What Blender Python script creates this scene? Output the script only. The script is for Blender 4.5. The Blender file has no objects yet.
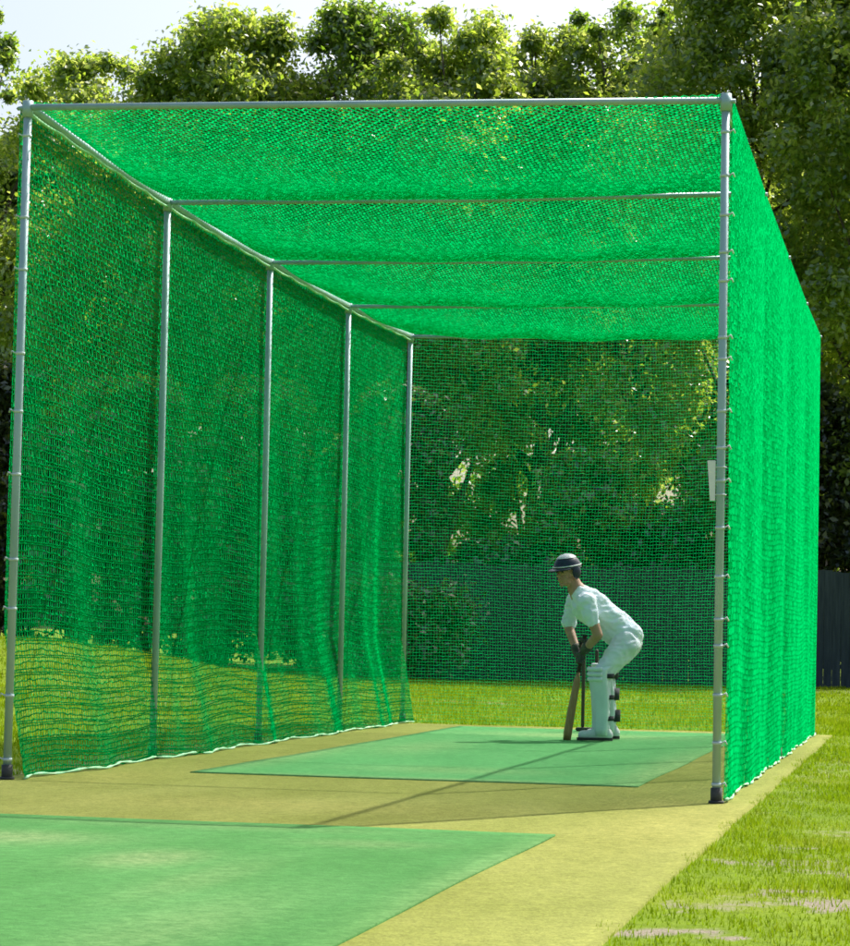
import bpy, bmesh, math, random
import numpy as np
from mathutils import Vector, Matrix

random.seed(7)
RNG = np.random.default_rng(11)
scene = bpy.context.scene
COL = scene.collection

# ------------------------------------------------------------------ camera numbers (fitted to the cage posts)
CAM = np.array([4.8354, -12.9282, 0.8287])
YAW, PITCH, ROLL = -0.19829, 0.06356, 0.02134
FPX = 2541.6
fh = np.array([math.sin(YAW), math.cos(YAW), 0.0])
rh = np.array([math.cos(YAW), -math.sin(YAW), 0.0])
SUN = Vector((1.51, 2.66, 3.60)).normalized()


def place(px, d, z=0.0):
    """ground point seen at picture column px at distance d along the view"""
    p = CAM + rh * ((px - 425) / FPX * d) + fh * d
    return Vector((p[0], p[1], z))


def horizon(px):
    return 634.7 + 0.0213 * (px - 425)


def zat(px, py, d):
    return CAM[2] + (horizon(px) - py) / FPX * d


# ------------------------------------------------------------------ tags
def tag(o, label=None, cat=None, group=None, kind=None):
    if label: o['label'] = label
    if cat: o['category'] = cat
    if group: o['group'] = group
    if kind: o['kind'] = kind
    return o


def empty(name, loc=(0, 0, 0), rz=0):
    o = bpy.data.objects.new(name, None)
    o.empty_display_size = 0.2
    COL.objects.link(o)
    o.location = loc
    o.rotation_euler = (0, 0, rz)
    return o


def link_mesh(name, me, mat=None, parent=None, smooth=False):
    o = bpy.data.objects.new(name, me)
    COL.objects.link(o)
    if mat: me.materials.append(mat)
    if smooth:
        me.polygons.foreach_set('use_smooth', np.ones(len(me.polygons), dtype=bool))
    if parent: o.parent = parent
    return o


def np_mesh(name, V, F):
    """fast mesh from numpy arrays, all faces with the same corner count"""
    V = np.asarray(V, dtype=np.float32); F = np.asarray(F, dtype=np.int32)
    me = bpy.data.meshes.new(name)
    n, k = F.shape
    me.vertices.add(len(V)); me.vertices.foreach_set('co', V.ravel())
    me.loops.add(n * k); me.loops.foreach_set('vertex_index', F.ravel())
    me.polygons.add(n)
    me.polygons.foreach_set('loop_start', np.arange(0, n * k, k, dtype=np.int32))
    me.polygons.foreach_set('loop_total', np.full(n, k, dtype=np.int32))
    me.update(calc_edges=True)
    return me


def bm_obj(name, bm, mat, parent=None, smooth=False):
    me = bpy.data.meshes.new(name)
    bm.normal_update()
    bm.to_mesh(me); bm.free()
    return link_mesh(name, me, mat, parent, smooth)


def add_box(bm, c, s, rot=None):
    M = Matrix.Translation(c) @ (rot.to_4x4() if rot else Matrix()) @ Matrix.Diagonal((s[0], s[1], s[2], 1))
    return bmesh.ops.create_cube(bm, size=1, matrix=M)['verts']


def add_tube(bm, pts, radii, seg=10, caps=True):
    pts = [Vector(p) for p in pts]
    if not hasattr(radii, '__len__'): radii = [radii] * len(pts)
    rings = []
    prev = None
    for i, p in enumerate(pts):
        a = pts[max(i - 1, 0)]; b = pts[min(i + 1, len(pts) - 1)]
        d = (b - a).normalized()
        if prev is None:
            n = d.orthogonal().normalized()
        else:
            n = (prev - d * prev.dot(d)).normalized()
        prev = n
        m = d.cross(n)
        rings.append([bm.verts.new(p + (n * math.cos(2 * math.pi * k / seg) + m * math.sin(2 * math.pi * k / seg)) * radii[i]) for k in range(seg)])
    for r0, r1 in zip(rings, rings[1:]):
        for k in range(seg):
            bm.faces.new((r0[k], r0[(k + 1) % seg], r1[(k + 1) % seg], r1[k]))
    if caps:
        bm.faces.new(rings[0][::-1]); bm.faces.new(rings[-1])


# ------------------------------------------------------------------ materials
def new_mat(name):
    m = bpy.data.materials.new(name); m.use_nodes = True
    nt = m.node_tree
    return m, nt, nt.nodes, nt.links, nt.nodes['Principled BSDF']


def ramp(N, cols, pos):
    r = N.new('ShaderNodeValToRGB')
    e = r.color_ramp.elements
    while len(e) < len(cols): e.new(0.5)
    for i, (c, p) in enumerate(zip(cols, pos)):
        e[i].position = p; e[i].color = (*c, 1)
    return r


def noise(N, L, scale, detail=5, rough=0.6, vec=None, src='Object', mapping=None):
    n = N.new('ShaderNodeTexNoise')
    n.inputs['Scale'].default_value = scale
    n.inputs['Detail'].default_value = detail
    n.inputs['Roughness'].default_value = rough
    tc = N.new('ShaderNodeTexCoord')
    out = tc.outputs[src]
    if mapping:
        mp = N.new('ShaderNodeMapping'); mp.inputs['Scale'].default_value = mapping
        L.new(out, mp.inputs['Vector']); out = mp.outputs['Vector']
    L.new(out, n.inputs['Vector'])
    return n


def mixc(N, L, fac, a, b, mode='MIX'):
    m = N.new('ShaderNodeMix'); m.data_type = 'RGBA'; m.blend_type = mode
    for sock, v in ((m.inputs[0], fac), (m.inputs[6], a), (m.inputs[7], b)):
        if isinstance(v, (int, float)): sock.default_value = v
        elif isinstance(v, tuple): sock.default_value = (*v, 1)
        else: L.new(v, sock)
    return m.outputs[2]


def bump(N, L, height, strength, dist, bsdf):
    b = N.new('ShaderNodeBump'); b.inputs['Strength'].default_value = strength; b.inputs['Distance'].default_value = dist
    L.new(height, b.inputs['Height']); L.new(b.outputs['Normal'], bsdf.inputs['Normal'])


def simple_mat(name, c1, c2, scale=8, rough=0.6, metal=0.0, bstr=0.15, bscale=None, mapping=None, spec=0.4):
    m, nt, N, L, B = new_mat(name)
    n = noise(N, L, scale, mapping=mapping)
    r = ramp(N, [c1, c2], [0.32, 0.68]); L.new(n.outputs['Fac'], r.inputs['Fac'])
    L.new(r.outputs['Color'], B.inputs['Base Color'])
    B.inputs['Roughness'].default_value = rough; B.inputs['Metallic'].default_value = metal
    B.inputs['Specular IOR Level'].default_value = spec
    if bstr:
        n2 = noise(N, L, bscale or scale * 6)
        bump(N, L, n2.outputs['Fac'], bstr, 0.01, B)
    return m


def thin_mat(name, cols, trans_cols, mix, attr_random=True, rough=0.8, gloss=0.0):
    """leaf, blade or twine: scatters light back and lets some through"""
    m, nt, N, L, B = new_mat(name)
    N.remove(B)
    out = N['Material Output']
    geo = N.new('ShaderNodeNewGeometry')
    r1 = ramp(N, cols, np.linspace(0, 1, len(cols))); r2 = ramp(N, trans_cols, np.linspace(0, 1, len(trans_cols)))
    if attr_random:
        L.new(geo.outputs['Random Per Island'], r1.inputs['Fac']); L.new(geo.outputs['Random Per Island'], r2.inputs['Fac'])
    else:
        n = noise(N, L, 1.3, 4)
        L.new(n.outputs['Fac'], r1.inputs['Fac']); L.new(n.outputs['Fac'], r2.inputs['Fac'])
    d = N.new('ShaderNodeBsdfDiffuse'); t = N.new('ShaderNodeBsdfTranslucent')
    L.new(r1.outputs['Color'], d.inputs['Color']); L.new(r2.outputs['Color'], t.inputs['Color'])
    mx = N.new('ShaderNodeMixShader'); mx.inputs[0].default_value = mix
    L.new(d.outputs[0], mx.inputs[1]); L.new(t.outputs[0], mx.inputs[2])
    last = mx
    if gloss:
        g = N.new('ShaderNodeBsdfGlossy'); g.inputs['Roughness'].default_value = 0.35
        mg = N.new('ShaderNodeMixShader'); mg.inputs[0].default_value = gloss
        L.new(mx.outputs[0], mg.inputs[1]); L.new(g.outputs[0], mg.inputs[2]); last = mg
    L.new(last.outputs[0], out.inputs['Surface'])
    return m


M_STEEL = simple_mat('galvanised_steel', (0.27, 0.41, 0.44), (0.40, 0.53, 0.56), 7, 0.5, 0.2, 0.06, mapping=(1, 1, 0.25))
M_SOCKET = simple_mat('dark_socket', (0.03, 0.035, 0.035), (0.07, 0.07, 0.065), 20, 0.7)
M_NET = thin_mat('green_net_twine', [(0.000, 0.095, 0.022), (0.000, 0.155, 0.040)], [(0.000, 0.49, 0.112), (0.000, 0.61, 0.158)], 0.66, attr_random=False)
M_ROPE = simple_mat('pale_green_rope', (0.20, 0.55, 0.30), (0.50, 0.75, 0.50), 14, 0.8)
M_TIE = simple_mat('grey_tie', (0.45, 0.55, 0.60), (0.60, 0.68, 0.70), 20, 0.6)
M_WHITE = simple_mat('white_plastic', (0.72, 0.74, 0.76), (0.82, 0.83, 0.84), 12, 0.5)


# ------------------------------------------------------------------ ground
def bank(x, y):
    z = 0.62 * np.exp(-(((x + 6.6) / 3.2) ** 2 + ((y - 17.0) / 5.0) ** 2))
    z = z + 0.30 * np.exp(-(((x + 11.5) / 5.0) ** 2 + ((y - 24.0) / 7.0) ** 2))
    z = z + 0.015 * np.sin(x * 1.3 + 0.4) * np.sin(y * 0.9) * np.clip((np.maximum(np.abs(x - 1.9) - 2.6, y - 10.9)) / 1.5, 0, 1)
    return z


DIRT = []   # bare patches: centre x, y, half sizes, strength


def dirt_mask(x, y):
    m = np.zeros_like(x)
    x = x + 0.10 * np.sin(y * 7.1 + 1.3 * np.sin(x * 9.0)) + 0.06 * np.sin(x * 23 + y * 11)
    y = y + 0.14 * np.sin(x * 8.3 + 1.7 * np.sin(y * 5.0)) + 0.07 * np.sin(y * 19 - x * 13)
    for cx, cy, sx, sy, k in DIRT:
        m = np.maximum(m, k * np.exp(-(((x - cx) / sx) ** 2 + ((y - cy) / sy) ** 2) ** 1.5))
    return m


DIRT += [ (4.55, -3.6, 0.12, 0.5, 0.6), (4.35, -2.7, 0.1, 0.4, 0.55), (5.0, -1.2, 0.3, 0.4, 0.5), (4.9, 1.5, 0.3, 0.5, 0.45), (4.95, -3.2, 0.35, 0.35, 0.45), (4.5, -1.6, 0.25, 0.5, 0.4),
         (5.2, -3.9, 0.2, 0.25, 0.8), (-1.4, 2.0, 0.5, 0.8, 0.5), (-3.2, 12.5, 1.6, 1.0, 0.35), (0.5, 17.5, 2.6, 0.7, 0.55), (3.5, 22, 2.0, 0.8, 0.45),
         (4.15, 4.0, 0.2, 6.0, 0.35), (-0.28, 4, 0.16, 9.0, 0.5), (4.9, 8.6, 0.9, 0.5, 0.6), (5.6, 30, 3.0, 3.0, 0.6), (1.0, 31, 5.0, 3.0, 0.35)]


def axis(a, b, step, lim):
    c = list(np.arange(a, b + 1e-6, step)); s = step; lo, hi = c[0], c[-1]; L_, R_ = [], []
    while lo > -lim or hi < lim:
        s *= 1.35; lo -= s; hi += s; L_.append(lo); R_.append(hi)
    return np.array(L_[::-1] + c + R_)


for px_, py_, sx_, sy_, k_ in ((822, 902, .2, .3, .9), (668, 930, .1, .3, .9), (770, 862, .25, .35, .5), (720, 905, .12, .3, .5), (845, 868, .2, .4, .45)):
    q_ = place(px_, CAM[2] * FPX / (py_ - horizon(px_)))
    DIRT.append((q_.x, q_.y, sx_, sy_, k_))
gx = axis(-9, 9, 0.07, 700); gy = axis(-8, 32, 0.12, 700)
X, Y = np.meshgrid(gx, gy, indexing='ij')
Z = bank(X, Y)
nx, ny = X.shape
idx = np.arange(nx * ny).reshape(nx, ny)
F = np.stack([idx[:-1, :-1], idx[1:, :-1], idx[1:, 1:], idx[:-1, 1:]], -1).reshape(-1, 4)
me = np_mesh('ground', np.stack([X, Y, Z], -1).reshape(-1, 3), F)
at = me.attributes.new('dirt', 'FLOAT', 'POINT'); at.data.foreach_set('value', dirt_mask(X, Y).ravel().astype(np.float32))
m, nt, N, L, B = new_mat('lawn')
n1 = noise(N, L, 0.55, 4); n2 = noise(N, L, 9, 6, 0.7); n3 = noise(N, L, 60, 3, 0.7)
r1 = ramp(N, [(0.10, 0.17, 0.005), (0.17, 0.24, 0.007), (0.26, 0.26, 0.03)], [0.3, 0.55, 0.8]); L.new(n1.outputs['Fac'], r1.inputs['Fac'])
r2 = ramp(N, [(0.05, 0.10, 0.005), (0.20, 0.30, 0.015)], [0.3, 0.7]); L.new(n2.outputs['Fac'], r2.inputs['Fac'])
base = mixc(N, L, 0.5, r1.outputs['Color'], r2.outputs['Color'])
r3 = ramp(N, [(0.17, 0.145, 0.095), (0.32, 0.285, 0.22)], [0.3, 0.7]); L.new(n3.outputs['Fac'], r3.inputs['Fac'])
a = N.new('ShaderNodeAttribute'); a.attribute_name = 'dirt'
mul = N.new('ShaderNodeMath'); mul.operation = 'MULTIPLY_ADD'
L.new(n2.outputs['Fac'], mul.inputs[0]); mul.inputs[1].default_value = 1.4; mul.inputs[2].default_value = -0.75
ad = N.new('ShaderNodeMath'); ad.operation = 'ADD'; L.new(a.outputs['Fac'], ad.inputs[0]); L.new(mul.outputs[0], ad.inputs[1])
rm = ramp(N, [(0, 0, 0), (1, 1, 1)], [0.22, 0.62]); L.new(ad.outputs[0], rm.inputs['Fac'])
L.new(mixc(N, L, rm.outputs['Color'], base, r3.outputs['Color']), B.inputs['Base Color'])
B.inputs['Roughness'].default_value = 0.95; B.inputs['Specular IOR Level'].default_value = 0.1
bump(N, L, n3.outputs['Fac'], 0.6, 0.03, B)
ground = link_mesh('ground', me, m, smooth=True)
tag(ground, 'bright green mown grass ground with worn bare patches', kind='structure')

# grass blades
M_BLADE = thin_mat('grass_blade', [(0.095, 0.165, 0.004), (0.19, 0.265, 0.005), (0.31, 0.31, 0.05)], [(0.15, 0.28, 0.003), (0.27, 0.40, 0.006), (0.36, 0.40, 0.04)], 0.4)


def drift(m):
    nt = m.node_tree; N, L = nt.nodes, nt.links
    geo = [n for n in N if n.bl_idname == 'ShaderNodeNewGeometry'][0]
    n = noise(N, L, 1.1, 5, 0.7)
    st = N.new('ShaderNodeMapRange'); st.inputs[1].default_value = 0.3; st.inputs[2].default_value = 0.7
    L.new(n.outputs['Fac'], st.inputs[0])
    mx = N.new('ShaderNodeMix'); mx.inputs[0].default_value = 0.38
    L.new(st.outputs[0], mx.inputs[2]); L.new(geo.outputs['Random Per Island'], mx.inputs[3])
    for r in [n for n in N if n.bl_idname == 'ShaderNodeValToRGB']:
        L.new(mx.outputs[0], r.inputs['Fac'])


drift(M_BLADE)


def blades(n, x0, x1, y0, y1, hmin, hmax, w):
    x = RNG.uniform(x0, x1, n); y = RNG.uniform(y0, y1, n)
    keep = ~((x > -0.12) & (x < 3.965 - 0.035 * np.clip(np.sin(y * 3.1) + np.sin(y * 7.7 + 1), 0, 2)) & (y < 10.2))
    keep &= RNG.uniform(0, 1, n) > dirt_mask(x, y) * 0.85
    tuft = 0.5 + 0.5 * np.sin(x * 5.1 + 2 * np.sin(y * 2.3)) * np.sin(y * 3.7 + 1.5 * np.sin(x * 3.1))
    keep &= RNG.uniform(0, 1, n) < 0.35 + 0.65 * tuft
    x, y, tuft = x[keep], y[keep], tuft[keep]; n = len(x)
    h = RNG.uniform(hmin, hmax, n) * (0.6 + 0.7 * tuft); a = RNG.uniform(0, 6.283, n); lean = RNG.uniform(0, 0.7, n) * h; b = RNG.uniform(0, 6.283, n)
    z = bank(x, y) - 0.004
    dx, dy = np.cos(a) * w / 2, np.sin(a) * w / 2
    V = np.stack([np.stack([x - dx, y - dy, z], -1), np.stack([x + dx, y + dy, z], -1), np.stack([x + lean * np.cos(b), y + lean * np.sin(b), z + h], -1)], 1)
    return V.reshape(-1, 3)


Vb = np.concatenate([blades(120000, 3.9, 7.0, -7, 3, 0.014, 0.036, 0.006), blades(80000, 3.9, 7.5, 3, 14, 0.018, 0.042, 0.009),
                     blades(90000, -5, 6, 10.2, 20, 0.03, 0.06, 0.012), blades(70000, -8, -0.1, -2, 12, 0.03, 0.07, 0.010),
                     blades(70000, -12, -1, 10, 26, 0.03, 0.08, 0.016), blades(70000, -8, 9, 20, 37, 0.03, 0.06, 0.022)])
g = link_mesh('grass', np_mesh('grass', Vb, np.arange(len(Vb)).reshape(-1, 3)), M_BLADE)
tag(g, 'short green grass blades growing over the lawn', 'grass', kind='stuff')

# ------------------------------------------------------------------ carpets
def carpet_mat(name, c_lo, c_hi, worn, speck):
    m, nt, N, L, B = new_mat(name)
    n1 = noise(N, L, 0.9, 5, 0.65, mapping=(1.6, 0.7, 1)); n2 = noise(N, L, 75, 4, 0.75); n3 = noise(N, L, 22, 4, 0.7)
    r1 = ramp(N, [c_lo, c_hi], [0.33, 0.67]); L.new(n1.outputs['Fac'], r1.inputs['Fac'])
    a = N.new('ShaderNodeAttribute'); a.attribute_name = 'wear'
    mul = N.new('ShaderNodeMath'); mul.operation = 'MULTIPLY'; L.new(a.outputs['Fac'], mul.inputs[0])
    rr = ramp(N, [(0.25,) * 3, (1.0,) * 3], [0.3, 0.7]); L.new(n3.outputs['Fac'], rr.inputs['Fac']); L.new(rr.outputs['Color'], mul.inputs[1])
    c = mixc(N, L, mul.outputs[0], r1.outputs['Color'], worn)
    r2 = ramp(N, [(1 - speck,) * 3, (1 + speck * 0.8,) * 3], [0.3, 0.7]); L.new(n2.outputs['Fac'], r2.inputs['Fac'])
    c = mixc(N, L, 1.0, c, r2.outputs['Color'], 'MULTIPLY')
    r3 = ramp(N, [(0.78,) * 3, (1.14,) * 3], [0.3, 0.7]); L.new(n3.outputs['Fac'], r3.inputs['Fac'])
    c = mixc(N, L, 1.0, c, r3.outputs['Color'], 'MULTIPLY')
    L.new(c, B.inputs['Base Color']); B.inputs['Roughness'].default_value = 0.95; B.inputs['Specular IOR Level'].default_value = 0.08
    ad = N.new('ShaderNodeMath'); ad.operation = 'ADD'; L.new(n2.outputs['Fac'], ad.inputs[0]); L.new(n3.outputs['Fac'], ad.inputs[1])
    bump(N, L, ad.outputs[0], 0.5, 0.01, B)
    return m


def carpet(name, x0, x1, y0, y1, z0, z1, mat, wears, label, wob=0.006):
    xs = np.linspace(x0, x1, max(3, int((x1 - x0) / 0.09))); ys = np.linspace(y0, y1, max(3, int((y1 - y0) / 0.12)))
    XX, YY = np.meshgrid(xs, ys, indexing='ij')
    W = np.zeros_like(XX)
    for cx, cy, sx, sy, k in wears:
        W = np.maximum(W, k * np.exp(-((XX - cx) / sx) ** 2 - ((YY - cy) / sy) ** 2))
    ZZ = np.full_like(XX, z1) + 0.0012 * np.sin(XX * 4.1 + np.sin(YY * 1.7)) * np.sin(YY * 2.9)
    X2 = XX + wob * np.sin(YY * 1.9 + x0) * np.where(np.abs(XX - (x0 + x1) / 2) > (x1 - x0) / 2 - 1e-6, 1, 0)
    Y2 = YY + wob * np.sin(XX * 2.3 + y0) * np.where((YY == ys[0]) | (YY == ys[-1]), 1, 0)
    n, k = XX.shape; ix = np.arange(n * k).reshape(n, k)
    Fq = np.stack([ix[:-1, :-1], ix[1:, :-1], ix[1:, 1:], ix[:-1, 1:]], -1).reshape(-1, 4)
    V = np.stack([X2, Y2, ZZ], -1).reshape(-1, 3)
    rim = np.concatenate([ix[:, 0], ix[-1, 1:], ix[-2::-1, -1], ix[0, -2:0:-1]])
    V2 = V[rim].copy(); V2[:, 2] = z0
    q = len(V) + np.arange(len(rim))
    Fr = np.stack([rim, q, np.roll(q, -1), np.roll(rim, -1)], -1)
    me = np_mesh(name, np.concatenate([V, V2]), np.concatenate([Fq, Fr]))
    at = me.attributes.new('wear', 'FLOAT', 'POINT'); at.data.foreach_set('value', np.concatenate([W.ravel(), np.zeros(len(rim))]).astype(np.float32))
    o = link_mesh(name, me, mat)
    return tag(o, label, 'carpet')


M_TAN = carpet_mat('ochre_carpet', (0.182, 0.206, 0.040), (0.250, 0.270, 0.066), (0.38, 0.34, 0.10), 0.38)
M_GREEN = carpet_mat('green_carpet', (0.052, 0.182, 0.044), (0.076, 0.226, 0.064), (0.25, 0.31, 0.14), 0.15)
M_GREEN2 = carpet_mat('worn_green_carpet', (0.070, 0.265, 0.082), (0.10, 0.32, 0.108), (0.36, 0.39, 0.17), 0.15)
carpet('base_carpet', -0.11, 3.96, -9.5, 10.15, -0.03, 0.012, M_TAN, [(1.8, -1.2, 1.0, 0.5, 0.4), (2.5, 9.9, 1.6, 0.3, 0.8), (3.7, -1.5, 0.4, 2.0, 0.5), (0.4, 0.6, 0.3, 0.8, 0.4)],
       'sandy yellow base carpet running the whole length under the netting')
carpet('batting_carpet', 0.67, 3.24, 1.15, 9.62, 0.0125, 0.0175, M_GREEN2, [(1.9, 8.2, 0.8, 0.5, 0.55), (3.2, 3, 0.2, 3, 0.5), (2.0, 2.2, 0.6, 0.4, 0.3), (1.2, 5.2, 0.3, 1.2, 0.3), (0.7, 3.5, 0.2, 2.5, 0.4), (2.1, 1.2, 1.2, 0.16, 0.45)],
       'green carpet strip inside the cage where the batsman stands')
carpet('bowling_carpet', 0.75, 3.31, -9.4, -2.46, 0.0125, 0.020, M_GREEN, [(2.12, -4.25, 0.17, 0.32, 0.85), (1.35, -3.6, 0.35, 0.28, 0.8), (2.8, -6.2, 0.2, 0.9, 0.35), (1.9, -2.75, 0.7, 0.09, 0.4), (2.5, -4.9, 0.12, 0.8, 0.35), (3.28, -4.4, 0.06, 2, 0.5), (2.7, -3.3, 0.25, 0.15, 0.45)],
       'green carpet strip in the foreground with pale scuff marks')

# ------------------------------------------------------------------ net cage
W_, LEN, H = 3.77, 10.316, 3.6
cage = empty('net_cage', (W_ / 2, LEN / 2, 0))
tag(cage, 'tall steel framed cricket practice cage hung with green netting, open at the front', 'net cage')
CO = Vector((W_ / 2, LEN / 2, 0))
YS = [0, LEN * .25, LEN * .5, LEN * .75, LEN]
HL = [3.64, 3.562, 3.558, 3.57, 3.625]
HR = [3.60, 3.57, 3.57, 3.58, 3.62]


def cage_part(name, bm, mat, parent=cage, smooth=True):
    for v in bm.verts: v.co -= CO
    o = bm_obj(name, bm, mat, parent, False)
    if smooth:
        for p in o.data.polygons: p.use_smooth = len(p.vertices) == 4
    return o


for x, HS, inward in ((0, HL, 1), (W_, HR, -1)):
    for i, y in enumerate(YS):
        bm = bmesh.new()
        h = HS[i]
        add_tube(bm, [(x, y, 0.0), (x + 0.004 * math.sin(i), y, h * 0.5), (x, y, h + 0.02)], 0.0218, 14)
        post = cage_part('post', bm, M_STEEL)
        bm = bmesh.new()
        add_tube(bm, [(x, y, 0.0), (x, y, 0.09)], 0.030, 14)
        add_tube(bm, [(x, y, 0.012), (x, y, 0.026)], 0.040, 14)
        cage_part('ground_socket', bm, M_SOCKET, post)
        # clamp where post and rail meet
        bm = bmesh.new()
        add_tube(bm, [(x, y, h - 0.06), (x, y, h + 0.030)], 0.029, 14)
        add_tube(bm, [(x - 0.05 * inward, y - 0.005, h - 0.01), (x + 0.06 * inward, y - 0.005, h - 0.01)], 0.012, 8)
        cage_part('clamp', bm, M_STEEL, post)
        if i == 0:
            n = 17 if x > 1 else 10
            for k in range(n):
                z = 0.15 + (h - 0.3) * (k + random.uniform(-.25, .25)) / (n - 1)
                bm = bmesh.new()
                add_tube(bm, [(x, y, z - 0.007), (x, y, z + 0.008)], 0.0252, 12)
                sx = 1 if x > 1 else -1
                add_tube(bm, [(x + sx * .02, y - .01, z), (x + sx * .043, y - .012, z + .012), (x + sx * .05, y - .004, z - .006)], 0.0045, 6)
                cage_part('net_tie', bm, M_TIE, post)
    for i in range(4):
        bm = bmesh.new()
        add_tube(bm, [(x, YS[i] + 0.02, HS[i] + .005), (x, (YS[i] + YS[i + 1]) / 2, (HS[i] + HS[i + 1]) / 2 - 0.012), (x, YS[i + 1] - 0.02, HS[i + 1] + .005)], 0.023, 12)
        cage_part('roof_rail', bm, M_STEEL)
for i, y in enumerate(YS):
    bm = bmesh.new()
    zl, zr = HL[i] - .005, HR[i] - .005
    sag = 0.0 if i == 0 else 0.012
    add_tube(bm, [(0.02, y - .004, zl), (W_ / 2, y - .004, (zl + zr) / 2 - sag), (W_ - 0.02, y - .004, zr)], 0.018 if i == 0 else 0.016, 12)
    cage_part('crossbar', bm, M_STEEL)


def net(name, S, du, rows, t, label, style='diamond', tv=None, comb=0.24):
    """knotted netting: S(u, v) gives the 3-D point, rows are the v values of the knot rows, twines are crossed ribbons.
    style 'diamond', or 'square' (a square mesh whose upper cells are pulled towards honeycombs)"""
    ulen, fun = S
    nu = int(round(ulen / (du / 2 if style == 'diamond' else du)))
    us = np.linspace(0, ulen, nu + 1)
    rows = np.asarray(rows)
    U, V = np.meshgrid(us, rows, indexing='ij')
    I, J = np.meshgrid(np.arange(nu + 1), np.arange(len(rows)), indexing='ij')
    inner = (U > 1e-6) & (U < ulen - 1e-6)
    dv = np.abs(np.gradient(rows))[None, :]
    if style == 'square':
        pull = np.clip((V - 1.1) / 1.4, 0, 1) * comb * du
        U = U + np.where((I + J) % 2 == 0, pull, -pull) * inner
        U = U + RNG.normal(0, 0.07 * du, U.shape) * inner
        V = V + RNG.normal(0, 0.09, V.shape) * dv * (V > rows.min() + 1e-6) * (V < rows.max() - 1e-6)
    else:
        U = U + RNG.normal(0, 0.05 * du, U.shape) * inner
        V = V + RNG.normal(0, 0.07, V.shape) * dv * (V > rows.min() + 1e-6) * (V < rows.max() - 1e-6)
    P = fun(U, V)
    segs = []
    if style == 'diamond':
        on = (I + J) % 2 == 0
        for di in (1, -1):
            a = on.copy(); a[:, -1] = False
            if di == 1: a[-1, :] = False
            else: a[0, :] = False
            ii, jj = np.nonzero(a)
            segs.append((P[ii, jj], P[ii + di, jj + 1], t))
    else:
        a = np.ones_like(I, dtype=bool); a[:, -1] = False
        ii, jj = np.nonzero(a); segs.append((P[ii, jj], P[ii, jj + 1], tv or t))
        a = np.ones_like(I, dtype=bool); a[-1, :] = False
        ii, jj = np.nonzero(a); segs.append((P[ii, jj], P[ii + 1, jj], t))
    Q = []
    for A, Bq, tt in segs:
        d = Bq - A; ln = np.maximum(np.linalg.norm(d, axis=1, keepdims=True), 1e-6); d = d / ln
        ref = np.where(np.abs(d[:, 2:3]) > 0.9, np.array([[1.0, 0, 0]]), np.array([[0, 0, 1.0]]))
        n1 = np.cross(d, ref); n1 /= np.linalg.norm(n1, axis=1, keepdims=True)
        n2 = np.cross(d, n1)
        th = RNG.uniform(0, math.pi, (len(A), 1))
        m1 = n1 * np.cos(th) + n2 * np.sin(th); m2 = -n1 * np.sin(th) + n2 * np.cos(th)
        A2 = A - d * tt * 0.4; B2 = Bq + d * tt * 0.4; h = tt / 2
        for mm in (m1, m2):
            Q.append(np.stack([A2 - mm * h, A2 + mm * h, B2 + mm * h, B2 - mm * h], 1))
    Vv = np.concatenate(Q).reshape(-1, 3) - np.array(CO)
    me = np_mesh(name, Vv, np.arange(len(Vv)).reshape(-1, 4))
    o = link_mesh(name, me, M_NET, cage)
    tag(o, label)
    return o


def interp_h(HS, y):
    return np.interp(y, YS, HS)


def rows_wall(h, d_top, d_bot):
    """knot rows from the rail down; the mesh bunches towards the ground"""
    z = h; out = [h]
    while z > 0.03:
        z -= d_bot + (d_top - d_bot) * (z / h) ** 1.0
        out.append(max(z, 0.02))
    return np.array(out)


def wall_fun(x0, HS, sgn, fold, tuck):
    def f(u, v):
        k = v / H                                   # 1 at the rail
        slack = (1 - k)
        y = u + 0.035 * slack * np.sin(u * 2.9 + 1.0) + 0.02 * np.sin(u * 1.1 + v * 1.6)
        bay = np.abs(np.sin(math.pi * u / (LEN / 4)))
        x = x0 + sgn * (0.036 + 0.03 * bay * np.sin(math.pi * k) + fold * (0.030 * slack * np.sin(u * 3.4 + 0.7 * np.sin(v * 1.3) + 0.8 * np.sin(u * 1.27)) * np.clip(slack * 1.6, 0, 1) + 0.010 * np.sin(u * 8.5 + v + np.sin(u * 2.1)) * slack))
        x = x - sgn * tuck * np.clip(slack - 0.78, 0, 1) / 0.22
        z = v * interp_h(HS, u) / H + 0.05 * np.sin(u * 1.7 + 0.5) * slack * k * 2 + 0.012 * slack * np.sin(u * 3.3) + (0.009 if tuck else 0.004) * np.sin(v * 6.283 / 0.088 + 1.6 * np.sin(u * 1.3) + np.sin(u * 4.1)) * np.clip(slack * 2.2, 0.25, 1)  # follows the rail
        z = np.maximum(z, 0.02 + 0.004 * np.sin(u * 31))
        return np.stack([x, np.clip(y, -0.01, LEN + 0.01), z], -1)
    return LEN, f


WALL = {-1: wall_fun(0.0, HL, -1, 1.0, 0.13), 1: wall_fun(W_, HR, 1, 0.35, 0.0)}
net('side_net', WALL[-1], 0.034, rows_wall(H, 0.041, 0.020), 0.0082, 'left side net seen through the open front', 'square', 0.0050)
net('side_net', WALL[1], 0.034, rows_wall(H, 0.038, 0.032), 0.0056, 'sunlit right side net seen edge on', 'square', 0.0048)


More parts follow.
